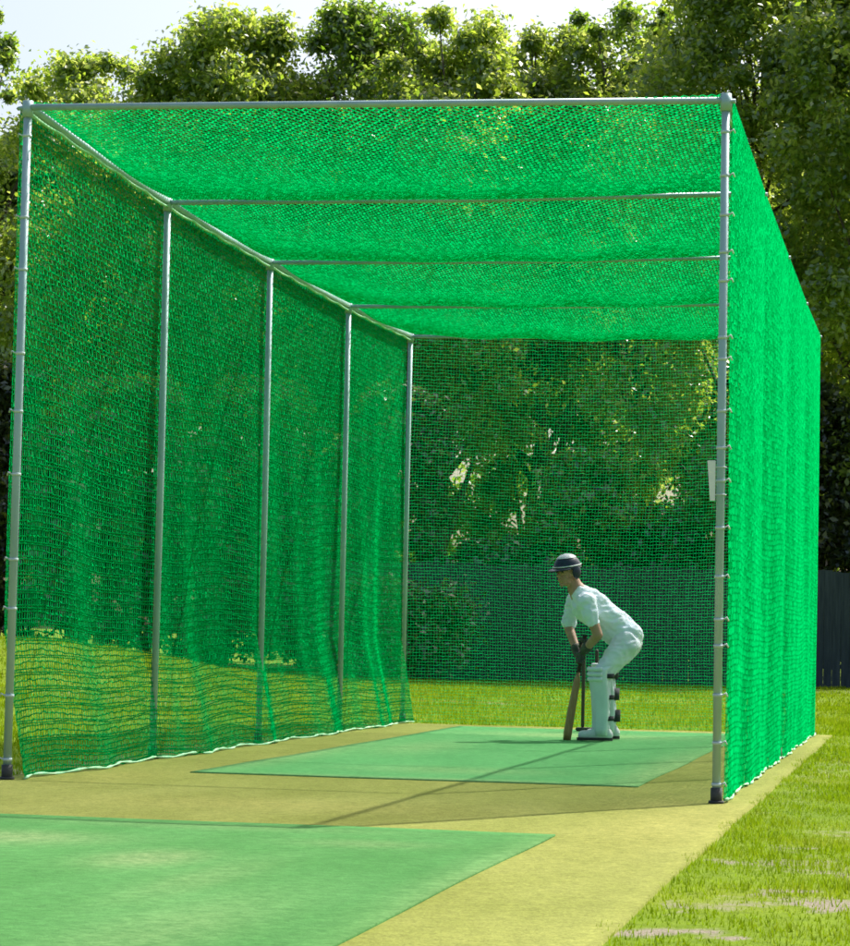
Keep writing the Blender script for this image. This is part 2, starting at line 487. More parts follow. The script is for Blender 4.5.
def back_fun(u, v):
    k = v / H; slack = 1 - k
    x = u + 0.03 * slack * np.sin(u * 3.1) + 0.02 * np.sin(v * 2.2 + u)
    y = LEN + 0.035 + 0.10 * np.sin(math.pi * u / W_) * np.sin(math.pi * k) + 0.05 * slack * np.sin(u * 5 + v)
    z = v * (HL[4] + (HR[4] - HL[4]) * u / W_) / H - 0.05 * np.sin(math.pi * u / W_) * k + 0.035 * np.sin(u * 1.9 + 0.6 * v) * k * slack * 4 * .5
    return np.stack([np.clip(x, 0, W_), y, np.maximum(z, 0.02)], -1)


net('back_net', (W_, back_fun), 0.026, rows_wall(H, 0.031, 0.028), 0.0029, 'back net behind the batsman', 'square', 0.0019, 0.03)


def roof_fun(u, v):
    # u across (x), v along (y)
    q = (v / (LEN / 4)) % 1.0
    z = interp_h(HL, v) + (interp_h(HR, v) - interp_h(HL, v)) * u / W_ + 0.024
    z = z - 0.13 * np.sin(math.pi * q) ** 0.8 * np.sin(math.pi * np.clip(u / W_, 0, 1)) ** 0.35
    z = z - 0.03 * np.sin(math.pi * u / W_) + 0.014 * np.sin(u * 6 + v * 2) * np.sin(math.pi * q)
    return np.stack([u, v + 0.02 * np.sin(u * 3), z], -1)


net('roof_net', (W_, roof_fun), 0.048, np.arange(0, LEN + 0.01, 0.024), 0.0062, 'roof net sagging between the crossbars')

# hem ropes along the foot of the side nets and the laced edge under the rails
for sgn, x0, HS in ((-1, 0.0, HL), (1, W_, HR)):
    l, f = WALL[sgn]
    bm = bmesh.new()
    pts = []
    for y in np.linspace(0.03, LEN - .02, 150):
        p = f(np.array(y), np.array(0.0)); pts.append((p[0] + 0.006 * math.sin(y * 17), y, 0.024 + 0.006 * math.sin(y * 9 + sgn)))
    add_tube(bm, pts, [0.0065 + 0.003 * math.sin(k * 1.7) for k in range(len(pts))], 7)
    cage_part('hem_rope', bm, M_ROPE)
    bm = bmesh.new()
    pts = [(x0 - sgn * 0.004, y, float(interp_h(HS, y)) - 0.028 - .012 * abs(math.sin(y * 6))) for y in np.linspace(0.03, LEN - .03, 160)]
    add_tube(bm, pts, 0.009, 6)
    cage_part('edge_rope', bm, M_ROPE)

# white strip tied to the right front post
plate = empty('notice_strip', (W_ - 0.045, -0.03, 1.64))
tag(plate, 'narrow white plastic strip tied to the right front post', 'notice')
bm = bmesh.new()
vs = add_box(bm, (0, 0, 0), (0.042, 0.006, 0.205))
for v in bm.verts:
    if v.co.z < 0: v.co.x = v.co.x * 0.62 + 0.008
bmesh.ops.bevel(bm, geom=bm.edges[:], offset=0.0015, segments=2, affect='EDGES')
bm_obj('strip', bm, M_WHITE, plate)
for z in (0.07, -0.07):
    bm = bmesh.new()
    add_tube(bm, [(0.045 + 0.0285 * math.cos(a), 0.03 + 0.0285 * math.sin(a), z) for a in np.linspace(-2.6, 2.6, 14)], 0.003, 6)
    bm_obj('cable_tie', bm, M_TIE, plate, True)

# ------------------------------------------------------------------ batsman
FD = 20.35                     # distance of the batsman along the view
PXM = FPX / FD
O3 = place(600, FD)


def bp(px, py, b=0.0):
    """picture position at the batsman's distance, b metres further away"""
    a = (px - 600 - 0.0213 * (745 - py)) / PXM
    p = O3 + Vector(rh) * a + Vector(fh) * b
    return Vector((p.x, p.y, 0.022 + (745 - py) / PXM))


def capsule(bm, a, b, ra, rb, seg=16):
    a, b = Vector(a), Vector(b)
    d = (b - a)
    ln = d.length
    d = d / ln if ln > 1e-6 else Vector((0, 0, 1))
    pts, rad = [], []
    for k in range(5):
        t = math.pi / 2 * (1 - k / 5); pts.append(a - d * ra * math.sin(t)); rad.append(max(ra * math.cos(t), ra * 0.02))
    for k in range(1, 8):
        pts.append(a.lerp(b, k / 8)); rad.append(ra + (rb - ra) * k / 8)
    for k in range(6):
        t = math.pi / 2 * k / 5; pts.append(b + d * rb * math.sin(t)); rad.append(max(rb * math.cos(t), rb * 0.02))
    add_tube(bm, pts, rad, seg)


def ball(bm, c, r, M3=None):
    M = Matrix.Translation(c) @ ((M3.to_4x4()) if M3 else Matrix()) @ Matrix.Diagonal((r[0], r[1], r[2], 1))
    bmesh.ops.create_icosphere(bm, subdivisions=3, radius=1, matrix=M)


def fused(name, bm, mat, parent, voxel=0.008, smooth=6, folds=0.0):
    """melt overlapping volumes into one continuous surface"""
    me = bpy.data.meshes.new(name); bmesh.ops.recalc_face_normals(bm, faces=bm.faces[:]); bm.to_mesh(me); bm.free()
    o = bpy.data.objects.new(name, me); COL.objects.link(o)
    r = o.modifiers.new('r', 'REMESH'); r.mode = 'VOXEL'; r.voxel_size = voxel; r.use_smooth_shade = True
    s = o.modifiers.new('s', 'SMOOTH'); s.factor = 0.5; s.iterations = smooth
    dg = bpy.context.evaluated_depsgraph_get()
    me2 = bpy.data.meshes.new_from_object(o.evaluated_get(dg))
    me2.name = name
    bpy.data.objects.remove(o); bpy.data.meshes.remove(me)
    me2.materials.clear()
    if folds:
        from mathutils import noise as mn
        ns = [v.normal.copy() for v in me2.vertices]
        for v, n in zip(me2.vertices, ns):
            q = v.co
            f = mn.noise(Vector((q.x * 9, q.y * 9, q.z * 13 + 4))) + 0.6 * (0.5 - abs(mn.noise(Vector((q.x * 15 + 7, q.y * 15, q.z * 24)))) * 2)
            v.co = q + n * folds * f
    for v in me2.vertices: v.co = v.co - parent.location
    return link_mesh(name, me2, mat, parent, True)


M_SKIN = simple_mat('skin', (0.36, 0.19, 0.12), (0.44, 0.25, 0.17), 12, 0.55, bstr=0.04)
M_SHIRT = simple_mat('white_shirt_cloth', (0.64, 0.72, 0.86), (0.76, 0.81, 0.88), 5, 0.9, bstr=0.25, bscale=14)
M_TROUSER = simple_mat('white_trouser_cloth', (0.58, 0.63, 0.72), (0.70, 0.74, 0.80), 5, 0.9, bstr=0.25, bscale=16)
M_PAD = simple_mat('white_pad', (0.58, 0.64, 0.70), (0.70, 0.75, 0.80), 7, 0.6, bstr=0.1)
M_STRAP = simple_mat('dark_strap', (0.008, 0.012, 0.018), (0.02, 0.025, 0.035), 20, 0.7)
M_HELMET = simple_mat('navy_helmet', (0.008, 0.012, 0.035), (0.015, 0.02, 0.055), 10, 0.3, bstr=0.02)
M_HELMTOP = simple_mat('grey_helmet_highlight', (0.34, 0.36, 0.42), (0.46, 0.48, 0.52), 10, 0.4, bstr=0.02)  # light on top of the navy helmet, painted as grey
M_GLOVE = simple_mat('dark_glove', (0.035, 0.04, 0.035), (0.08, 0.09, 0.07), 22, 0.8)
M_WILLOW = simple_mat('bat_willow', (0.26, 0.13, 0.05), (0.38, 0.21, 0.09), 10, 0.55, mapping=(6, 6, 1), bstr=0.05)
M_GRIP = simple_mat('bat_grip', (0.03, 0.02, 0.015), (0.06, 0.04, 0.03), 30, 0.8)
M_SHOE = simple_mat('white_shoe', (0.50, 0.52, 0.54), (0.66, 0.68, 0.70), 14, 0.6)
M_SOLE = simple_mat('dark_sole', (0.02, 0.02, 0.02), (0.04, 0.04, 0.04), 14, 0.8)
M_HAIR = simple_mat('dark_hair', (0.012, 0.008, 0.006), (0.03, 0.02, 0.014), 40, 0.7)
M_STUMP = simple_mat('stump_wood', (0.035, 0.025, 0.02), (0.07, 0.05, 0.035), 14, 0.6, mapping=(4, 4, 1))
M_EYE = simple_mat('eye', (0.02, 0.015, 0.01), (0.03, 0.02, 0.015), 10, 0.2, bstr=0)

person = empty('person', bp(608, 745))
person.location.z = 0.022
tag(person, 'batsman in white with navy helmet and white leg pads, crouching over his bat', 'person')

# joints (near side of the body = his left, towards the camera)
J = dict(
    head=bp(572.5, 578, -0.02), neck=bp(582, 596, 0.0), chest=bp(594, 611), waist=bp(613, 626), pelvis=bp(630, 645),
    shL=bp(590, 608, -0.19), elL=bp(601, 641, -0.25), haL=bp(588, 658, -0.05),
    shR=bp(583, 604, 0.19), elR=bp(575, 632, 0.23), haR=bp(585, 664, 0.03),
    hipL=bp(630, 650, -0.09), knL=bp(605, 680, -0.19), anL=bp(606, 735, -0.17),
    hipR=bp(634, 649, 0.10), knR=bp(613, 677, 0.22), anR=bp(617, 734, 0.24))
LEFT = -Vector(rh)                      # screen left = the way his chest faces
NEAR = -Vector(fh)                      # towards the bowler
face = (LEFT * 0.75 + NEAR * 0.62 + Vector((0, 0, -0.18))).normalized()
fright = face.cross(Vector((0, 0, 1))).normalized()
fup = fright.cross(face).normalized()
FM = Matrix((fright, face, fup)).transposed()      # columns: right, forward, up


def hp(r, f, u):
    return J['head'] + fright * r + face * f + fup * u


bm = bmesh.new()
# head
ball(bm, hp(0, -0.01, 0.02), (0.074, 0.095, 0.098), FM)
ball(bm, hp(0, 0.025, -0.055), (0.056, 0.066, 0.062), FM)
capsule(bm, hp(0, 0.090, 0.005), hp(0, 0.104, -0.022), 0.010, 0.014, 8)      # nose
capsule(bm, hp(-0.022, 0.082, -0.062), hp(0.022, 0.082, -0.062), 0.008, 0.008, 8)   # lips
ball(bm, hp(0, 0.075, -0.098), (0.022, 0.018, 0.018), FM)
for s in (-1, 1):
    ball(bm, hp(s * 0.076, -0.005, -0.01), (0.010, 0.02, 0.032), FM)        # ear
    ball(bm, hp(s * 0.033, 0.078, 0.022), (0.022, 0.012, 0.010), FM)        # brow
capsule(bm, hp(0, -0.03, -0.05), J['neck'], 0.056, 0.062)
capsule(bm, J['neck'], J['chest'], 0.07, 0.12)
# torso core
capsule(bm, J['chest'], J['waist'], 0.11, 0.105)
capsule(bm, J['waist'], J['pelvis'], 0.105, 0.12)
for s in ('L', 'R'):
    capsule(bm, J['chest'], J['sh' + s], 0.07, 0.055)
    capsule(bm, J['sh' + s], J['el' + s], 0.050, 0.040)
    capsule(bm, J['el' + s], J['ha' + s], 0.041, 0.028)
    capsule(bm, J['pelvis'], J['hip' + s], 0.10, 0.09)
    capsule(bm, J['hip' + s], J['kn' + s], 0.085, 0.058)
    capsule(bm, J['kn' + s], J['an' + s], 0.055, 0.038)
    toe = J['an' + s] + LEFT * 0.13; toe.z = 0.055
    heel = J['an' + s] - LEFT * 0.02; heel.z = 0.06
    capsule(bm, J['an' + s], heel, 0.038, 0.032); capsule(bm, heel, toe, 0.034, 0.028)
# bat axis, needed for the grips
BT = bp(590, 641, -0.02); BB = bp(572.5, 743.5, -0.06)
bdir = (BB - BT).normalized()
bside = bdir.cross((NEAR * 0.36 + LEFT * 0.93).normalized()).normalized(); bnorm = bside.cross(bdir).normalized()


def hand(bm, wrist, centre, thumb_up, rf=0.0105):
    """palm beside the handle, four fingers curled round it, thumb across"""
    to = (centre - wrist); to = (to - bdir * to.dot(bdir)).normalized()
    sidev = bdir.cross(to).normalized()
    palm = centre - to * 0.036
    capsule(bm, wrist, palm, 0.028, 0.026)
    for k, (off, ln) in enumerate(((-0.034, .9), (-0.011, 1.0), (0.012, .95), (0.034, .8))):
        c = centre + bdir * off
        ring = [c + (to * -math.cos(a) + sidev * math.sin(a)) * (0.018 + rf) for a in np.linspace(0.25, 0.25 + 4.1 * ln, 7)]
        ring = [palm + bdir * off] + ring
        add_tube(bm, ring, [rf * 1.15] + [rf * (1.08 - 0.05 * i) for i in range(len(ring) - 1)], 8)
    t0 = palm - bdir * 0.03 * thumb_up
    tr = [t0] + [centre - bdir * (0.035 + 0.012 * i) * thumb_up + (to * -math.cos(a) - sidev * math.sin(a)) * (0.018 + rf) for i, a in enumerate((0.6, 1.3, 2.0))]
    add_tube(bm, tr, [rf * 1.3, rf * 1.2, rf * 1.1, rf * 0.9], 8)


gl = bmesh.new()
cL = BT + bdir * 0.085; cR = BT + bdir * 0.19
hand(gl, J['haL'].lerp(J['elL'], 0.12), cL, 1, 0.0135)
hand(gl, J['haR'].lerp(J['elR'], 0.12), cR, 1, 0.0135)
capsule(gl, J['haL'].lerp(J['elL'], 0.08), J['haL'].lerp(J['elL'], 0.30), 0.036, 0.042)
capsule(gl, J['haR'].lerp(J['elR'], 0.08), J['haR'].lerp(J['elR'], 0.30), 0.036, 0.042)
# hands of the body itself run inside the gloves
hand(bm, J['haL'], cL, 1, 0.009); hand(bm, J['haR'], cR, 1, 0.009)
fused('body', bm, M_SKIN, person, 0.008, 3)
fused('glove', gl, M_GLOVE, person, 0.006, 2)
for s in (-1, 1):
    bm = bmesh.new(); ball(bm, hp(s * 0.033, 0.080, 0.006) - person.location, (0.011, 0.007, 0.007), FM); bm_obj('eye', bm, M_EYE, person, True)

# shirt
bm = bmesh.new()
capsule(bm, bp(586, 600, 0), J['chest'], 0.082, 0.135)
capsule(bm, J['chest'], J['waist'], 0.138, 0.132)
capsule(bm, J['waist'], bp(631, 641), 0.132, 0.137)
for s, q in (('L', 0.58), ('R', 0.92)):
    capsule(bm, J['chest'], J['sh' + s], 0.095, 0.075)
    capsule(bm, J['sh' + s], J['sh' + s].lerp(J['el' + s], q * .6), 0.074, 0.066)
    capsule(bm, J['sh' + s].lerp(J['el' + s], q * .5), J['sh' + s].lerp(J['el' + s], q), 0.064, 0.062)
capsule(bm, J['chest'] + Vector((0, 0, -.03)), J['waist'] + Vector((0, 0, -.05)), 0.10, 0.11)
shirt = fused('shirt', bm, M_SHIRT, person, 0.009, 5, 0.014)
# trousers
bm = bmesh.new()
capsule(bm, bp(625, 640), J['pelvis'], 0.125, 0.138)
for s in ('L', 'R'):
    capsule(bm, J['pelvis'], J['hip' + s], 0.125, 0.115)
    capsule(bm, J['hip' + s], J['kn' + s], 0.112, 0.078)
    capsule(bm, J['kn' + s], J['an' + s] + Vector((0, 0, 0.03)), 0.072, 0.056)
trousers = fused('trousers', bm, M_TROUSER, person, 0.009, 5, 0.011)
# leg pads with straps
for s in ('L', 'R'):
    kn, an = J['kn' + s], J['an' + s]
    up = (J['hip' + s] - kn).normalized()
    pad_bm = bmesh.new()
    f = LEFT * 0.94 + NEAR * 0.33; f.normalize()
    side = f.cross(Vector((0, 0, 1))).normalized()
    top = kn + up * 0.13 + f * 0.03
    prof = [(top, .070), (kn + f * 0.05 + Vector((0, 0, .03)), .086), (kn.lerp(an, .35) + f * 0.035, .082), (kn.lerp(an, .75) + f * 0.035, .074), (an + f * 0.05 + Vector((0, 0, -0.035)), .066)]
    rows = []
    for c, w in prof:
        row_o, row_i = [], []
        for a in np.linspace(-1.75, 1.75, 13):
            ridge = 0.015 * abs(math.sin(a * 3.4))
            row_o.append(pad_bm.verts.new(c - f * 0.045 + (f * math.cos(a) * 1.05 + side * math.sin(a)) * (w + ridge)))
            row_i.append(pad_bm.verts.new(c - f * 0.045 + (f * math.cos(a) * 1.05 + side * math.sin(a)) * (w - 0.014)))
        rows.append((row_o, row_i))
    for (o0, i0), (o1, i1) in zip(rows, rows[1:]):
        for k in range(12):
            pad_bm.faces.new((o0[k], o0[k + 1], o1[k + 1], o1[k])); pad_bm.faces.new((i0[k + 1], i0[k], i1[k], i1[k + 1]))
        pad_bm.faces.new((o0[0], o1[0], i1[0], i0[0])); pad_bm.faces.new((o0[-1], i0[-1], i1[-1], o1[-1]))
    for (o, i) in (rows[0], rows[-1]):
        for k in range(12): pad_bm.faces.new((o[k], i[k], i[k + 1], o[k + 1]))
    bmesh.ops.recalc_face_normals(pad_bm, faces=pad_bm.faces[:])
    bmesh.ops.subdivide_edges(pad_bm, edges=[e for e in pad_bm.edges if abs((e.verts[0].co - e.verts[1].co).z) > 0.06], cuts=2)
    for v in pad_bm.verts: v.co -= person.location
    pad = bm_obj('leg_pad', pad_bm, M_PAD, person, True)
    for q in (-0.10, -0.01, 0.08):
        bm = bmesh.new()
        c = kn.lerp(an, q) + f * 0.012
        add_tube(bm, [c - person.location + (f * math.cos(a) * 1.0 + side * math.sin(a)) * 0.090 for a in np.linspace(-1.35, 1.35, 14)], 0.017, 8)
        bm_obj('knee_roll', bm, M_PAD, pad, True)
    for q in (0.02, 0.40, 0.78):
        bm = bmesh.new()
        c = kn.lerp(an, q) - f * 0.012
        ww = 0.018 if s == 'L' else 0.048
        angs = np.linspace(1.45, 2 * math.pi - 1.45, 18)
        rr_ = 0.086 - 0.014 * q
        g4 = [[bm.verts.new(c - person.location + (f * math.cos(a) + side * math.sin(a)) * (rr_ + o) + Vector((0, 0, z_))) for o, z_ in ((0, -ww), (0.006, -ww), (0.006, ww), (0, ww))] for a in angs]
        for r0, r1 in zip(g4, g4[1:]):
            for k0 in range(4): bm.faces.new((r0[k0], r0[(k0 + 1) % 4], r1[(k0 + 1) % 4], r1[k0]))
        bm.faces.new(g4[0][::-1]); bm.faces.new(g4[-1])
        bm_obj('strap', bm, M_STRAP, pad, True)
    bm = bmesh.new()
    toe = an + LEFT * 0.16 + NEAR * 0.03; toe.z = 0.065
    heel = an - LEFT * 0.035; heel.z = 0.07
    capsule(bm, heel, toe, 0.046, 0.038); capsule(bm, an + Vector((0, 0, .01)), heel, 0.05, 0.048); capsule(bm, an, toe.lerp(heel, .3), 0.05, 0.042)
    shoe = fused('shoe', bm, M_SHOE, person, 0.007, 4)
    bm = bmesh.new()
    h2, t2 = heel.copy(), toe.copy(); h2.z = t2.z = 0.0235
    dirx = (t2 - h2).normalized(); sd = dirx.cross(Vector((0, 0, 1)))
    ring = []
    for a in np.linspace(0, 2 * math.pi, 24, endpoint=False):
        cc = t2 if math.cos(a) > 0 else h2
        ring.append(cc - person.location + dirx * math.cos(a) * 0.046 + sd * math.sin(a) * 0.042)
    lo = [bm.verts.new(p) for p in ring]; hi = [bm.verts.new(p + Vector((0, 0, 0.024))) for p in ring]
    bm.faces.new(lo[::-1]); bm.faces.new(hi)
    for k in range(24): bm.faces.new((lo[k], lo[(k + 1) % 24], hi[(k + 1) % 24], hi[k]))
    bm_obj('sole', bm, M_SOLE, shoe)
# hair at the nape and helmet
bm = bmesh.new(); ball(bm, hp(0, -0.055, -0.02), (0.072, 0.055, 0.07), FM); fused('hair', bm, M_HAIR, person, 0.008, 3)
bm = bmesh.new()
R_ = []
for i, u in enumerate(np.linspace(-0.035, 1.0, 10)):
    rr = math.sqrt(max(0.0, 1 - max(u, 0) ** 2)) if u < 1 else 0.02
    rr = max(rr, 0.04)
    R_.append([bm.verts.new(hp(0.100 * rr * math.cos(a), -0.008 + 0.122 * rr * math.sin(a), 0.025 + 0.112 * u) - person.location) for a in np.linspace(0, 2 * math.pi, 28, endpoint=False)])
for r0, r1 in zip(R_, R_[1:]):
    for k in range(28): bm.faces.new((r0[k], r0[(k + 1) % 28], r1[(k + 1) % 28], r1[k]))
bm.faces.new(R_[-1])
# ear guards
for s in (-1, 1):
    ball(bm, hp(s * 0.090, -0.02, -0.01) - person.location, (0.014, 0.045, 0.055), FM)
helmet = bm_obj('helmet', bm, M_HELMET, person, True)
bm = bmesh.new()       # highlight on the navy crown, put in as a pale cap over the shell
R_ = []
for u in np.linspace(0.72, 1.0, 7):
    rr = max(math.sqrt(max(0.0, 1 - u * u)), 0.04)
    R_.append([bm.verts.new(hp(0.104 * rr * math.cos(a), -0.008 + 0.126 * rr * math.sin(a), 0.025 + 0.117 * u) - person.location) for a in np.linspace(0, 2 * math.pi, 28, endpoint=False)])
for r0, r1 in zip(R_, R_[1:]):
    for k in range(28): bm.faces.new((r0[k], r0[(k + 1) % 28], r1[(k + 1) % 28], r1[k]))
bm.faces.new(R_[-1])
bm_obj('crown_highlight', bm, M_HELMTOP, helmet, True)
bm = bmesh.new()       # peak
top, bot = [], []
for a in np.linspace(0.35, math.pi - 0.35, 15):
    inn = hp(0.098 * math.cos(a), -0.008 + 0.120 * math.sin(a), 0.032) - person.location
    out = hp(0.112 * math.cos(a), -0.008 + 0.120 * math.sin(a) + 0.062 * math.sin(a) ** 0.7, 0.022) - person.location
    top.append((bm.verts.new(inn + fup * .006), bm.verts.new(out + fup * .006))); bot.append((bm.verts.new(inn - fup * .004), bm.verts.new(out - fup * .003)))
for k in range(14):
    bm.faces.new((top[k][0], top[k][1], top[k + 1][1], top[k + 1][0])); bm.faces.new((bot[k][0], bot[k + 1][0], bot[k + 1][1], bot[k][1]))
    bm.faces.new((top[k][1], bot[k][1], bot[k + 1][1], top[k + 1][1])); bm.faces.new((top[k][0], top[k + 1][0], bot[k + 1][0], bot[k][0]))
bm.faces.new((top[0][0], bot[0][0], bot[0][1], top[0][1])); bm.faces.new((top[-1][0], top[-1][1], bot[-1][1], bot[-1][0]))
bm_obj('peak', bm, M_HELMET, helmet)
bm = bmesh.new()       # pale band above the peak
add_tube(bm, [hp(0.1005 * math.cos(a), -0.008 + 0.1225 * math.sin(a), 0.046) - person.location for a in np.linspace(0, 2 * math.pi, 30)], 0.004, 6, caps=False)
bm_obj('band', bm, M_WHITE, helmet, True)

# bat
bat = empty('cricket_bat', BB)
tag(bat, 'brown wooden cricket bat held upright by the batsman with its toe on the carpet', 'cricket bat')
bm = bmesh.new()
blen = (BB - BT).length
st = []
secs = [(0.30, 0.018, 0.016), (0.335, 0.030, 0.018), (0.37, 0.052, 0.022), (0.42, 0.054, 0.026), (0.62, 0.054, 0.036), (0.78, 0.054, 0.040), (0.88, 0.054, 0.030), (blen - 0.012, 0.052, 0.020), (blen, 0.042, 0.016)]
for s, w, dth in secs:
    c = BT + bdir * s - BB
    st.append([bm.verts.new(c + bside * (w * math.cos(a)) * 1.0 + bnorm * (dth * (math.sin(a) if math.sin(a) > 0 else math.sin(a) * 0.35))) for a in np.linspace(0, 2 * math.pi, 18, endpoint=False)])
for r0, r1 in zip(st, st[1:]):
    for k in range(18): bm.faces.new((r0[k], r0[(k + 1) % 18], r1[(k + 1) % 18], r1[k]))
bm.faces.new(st[0][::-1]); bm.faces.new(st[-1])
bmesh.ops.recalc_face_normals(bm, faces=bm.faces[:])
bm_obj('blade', bm, M_WILLOW, bat, True)
bm = bmesh.new(); add_tube(bm, [BT - BB, BT + bdir * 0.33 - BB], 0.0175, 14); bm_obj('handle', bm, M_GRIP, bat, True)

# stumps
sc_ = Vector((1.96, 9.16, 0.022))
stumps = empty('stumps', sc_)
tag(stumps, 'set of three dark cricket stumps standing behind the bat', 'stumps')
for k in (-1, 0, 1):
    bm = bmesh.new()
    x = k * 0.114
    add_tube(bm, [(x, 0, 0.03), (x, 0, 0.05), (x, 0, 0.69), (x, 0, 0.705), (x, 0, 0.711)], [0.011, 0.0155, 0.0155, 0.012, 0.005], 12)
    bm_obj('stump', bm, M_STUMP, stumps, True)
bm = bmesh.new(); add_box(bm, (0, 0, 0.0155), (0.34, 0.11, 0.03)); bmesh.ops.bevel(bm, geom=bm.edges[:], offset=0.006, segments=2, affect='EDGES')
bm_obj('base', bm, M_SOCKET, stumps)

# ------------------------------------------------------------------ boarded fence
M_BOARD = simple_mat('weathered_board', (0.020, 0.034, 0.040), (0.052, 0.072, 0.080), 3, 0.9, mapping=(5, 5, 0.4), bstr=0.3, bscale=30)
FDIST = 47.2
p0, p1 = place(330, FDIST), place(980, FDIST)
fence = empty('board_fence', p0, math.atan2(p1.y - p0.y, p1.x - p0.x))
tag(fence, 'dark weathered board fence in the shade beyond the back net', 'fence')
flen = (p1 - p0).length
bays = 6; bl = flen / bays
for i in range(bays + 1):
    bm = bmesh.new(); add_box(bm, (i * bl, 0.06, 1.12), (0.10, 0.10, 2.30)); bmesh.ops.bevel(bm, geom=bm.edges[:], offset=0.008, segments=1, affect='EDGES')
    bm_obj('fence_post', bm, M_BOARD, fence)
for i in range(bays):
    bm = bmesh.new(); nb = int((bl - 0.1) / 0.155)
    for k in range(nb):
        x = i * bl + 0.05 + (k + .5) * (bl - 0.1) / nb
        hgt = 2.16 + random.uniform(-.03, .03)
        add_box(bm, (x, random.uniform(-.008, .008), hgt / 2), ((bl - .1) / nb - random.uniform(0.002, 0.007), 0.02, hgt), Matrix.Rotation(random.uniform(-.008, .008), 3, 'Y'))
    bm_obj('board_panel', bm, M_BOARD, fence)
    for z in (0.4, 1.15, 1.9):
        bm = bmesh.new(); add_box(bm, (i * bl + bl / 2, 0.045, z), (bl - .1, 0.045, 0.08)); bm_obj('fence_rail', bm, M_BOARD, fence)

# ------------------------------------------------------------------ trees
def leaf_mat(name, cols, tcols, mix=0.45):
    return thin_mat(name, cols, tcols, mix, gloss=0.10)


M_LEAF_Y = leaf_mat('yellow_green_leaves', [(0.06, 0.135, 0.016), (0.10, 0.19, 0.022), (0.17, 0.24, 0.045)], [(0.32, 0.52, 0.03), (0.53, 0.68, 0.05), (0.76, 0.84, 0.20)], 0.58)
M_LEAF_G = leaf_mat('green_leaves', [(0.04, 0.085, 0.014), (0.07, 0.13, 0.018), (0.11, 0.165, 0.03)], [(0.19, 0.38, 0.02), (0.34, 0.54, 0.03), (0.58, 0.70, 0.10)], 0.55)
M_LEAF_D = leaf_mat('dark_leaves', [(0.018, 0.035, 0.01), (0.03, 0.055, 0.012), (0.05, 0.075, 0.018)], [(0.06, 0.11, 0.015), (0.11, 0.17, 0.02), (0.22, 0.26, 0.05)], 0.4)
M_BARK = simple_mat('bark', (0.05, 0.038, 0.028), (0.11, 0.09, 0.07), 4, 0.95, mapping=(4, 4, 0.7), bstr=0.6, bscale=12)


def leaves(centres, radii, per, size, rng, squash=0.8):
    """leaf faces spread through clumps; each leaf a small pointed face"""
    C = np.repeat(centres, per, axis=0); Rr = np.repeat(radii, per)
    n = len(C)
    d = rng.normal(size=(n, 3)); d /= np.linalg.norm(d, axis=1, keepdims=True)
    rad = Rr * rng.uniform(0, 1, n) ** 0.5 * (1 + 0.38 * rng.normal(size=n).clip(-1.5, 1.7))
    P = C + d * rad[:, None] * np.array([1, 1, squash])
    nrm = d * 0.5 + rng.normal(size=(n, 3)) * 0.8 + np.array([0, 0, 0.5]); nrm /= np.linalg.norm(nrm, axis=1, keepdims=True)
    t = np.cross(nrm, rng.normal(size=(n, 3))); t /= np.linalg.norm(t, axis=1, keepdims=True)
    b = np.cross(nrm, t)
    s = size * rng.uniform(0.6, 1.35, n)[:, None]
    V = np.stack([P - t * s * 0.6, P + b * s * 0.33 + nrm * s * .08, P + t * s * 0.65 - nrm * s * .12, P - b * s * 0.33 + nrm * s * .08], 1)
    return V.reshape(-1, 3)


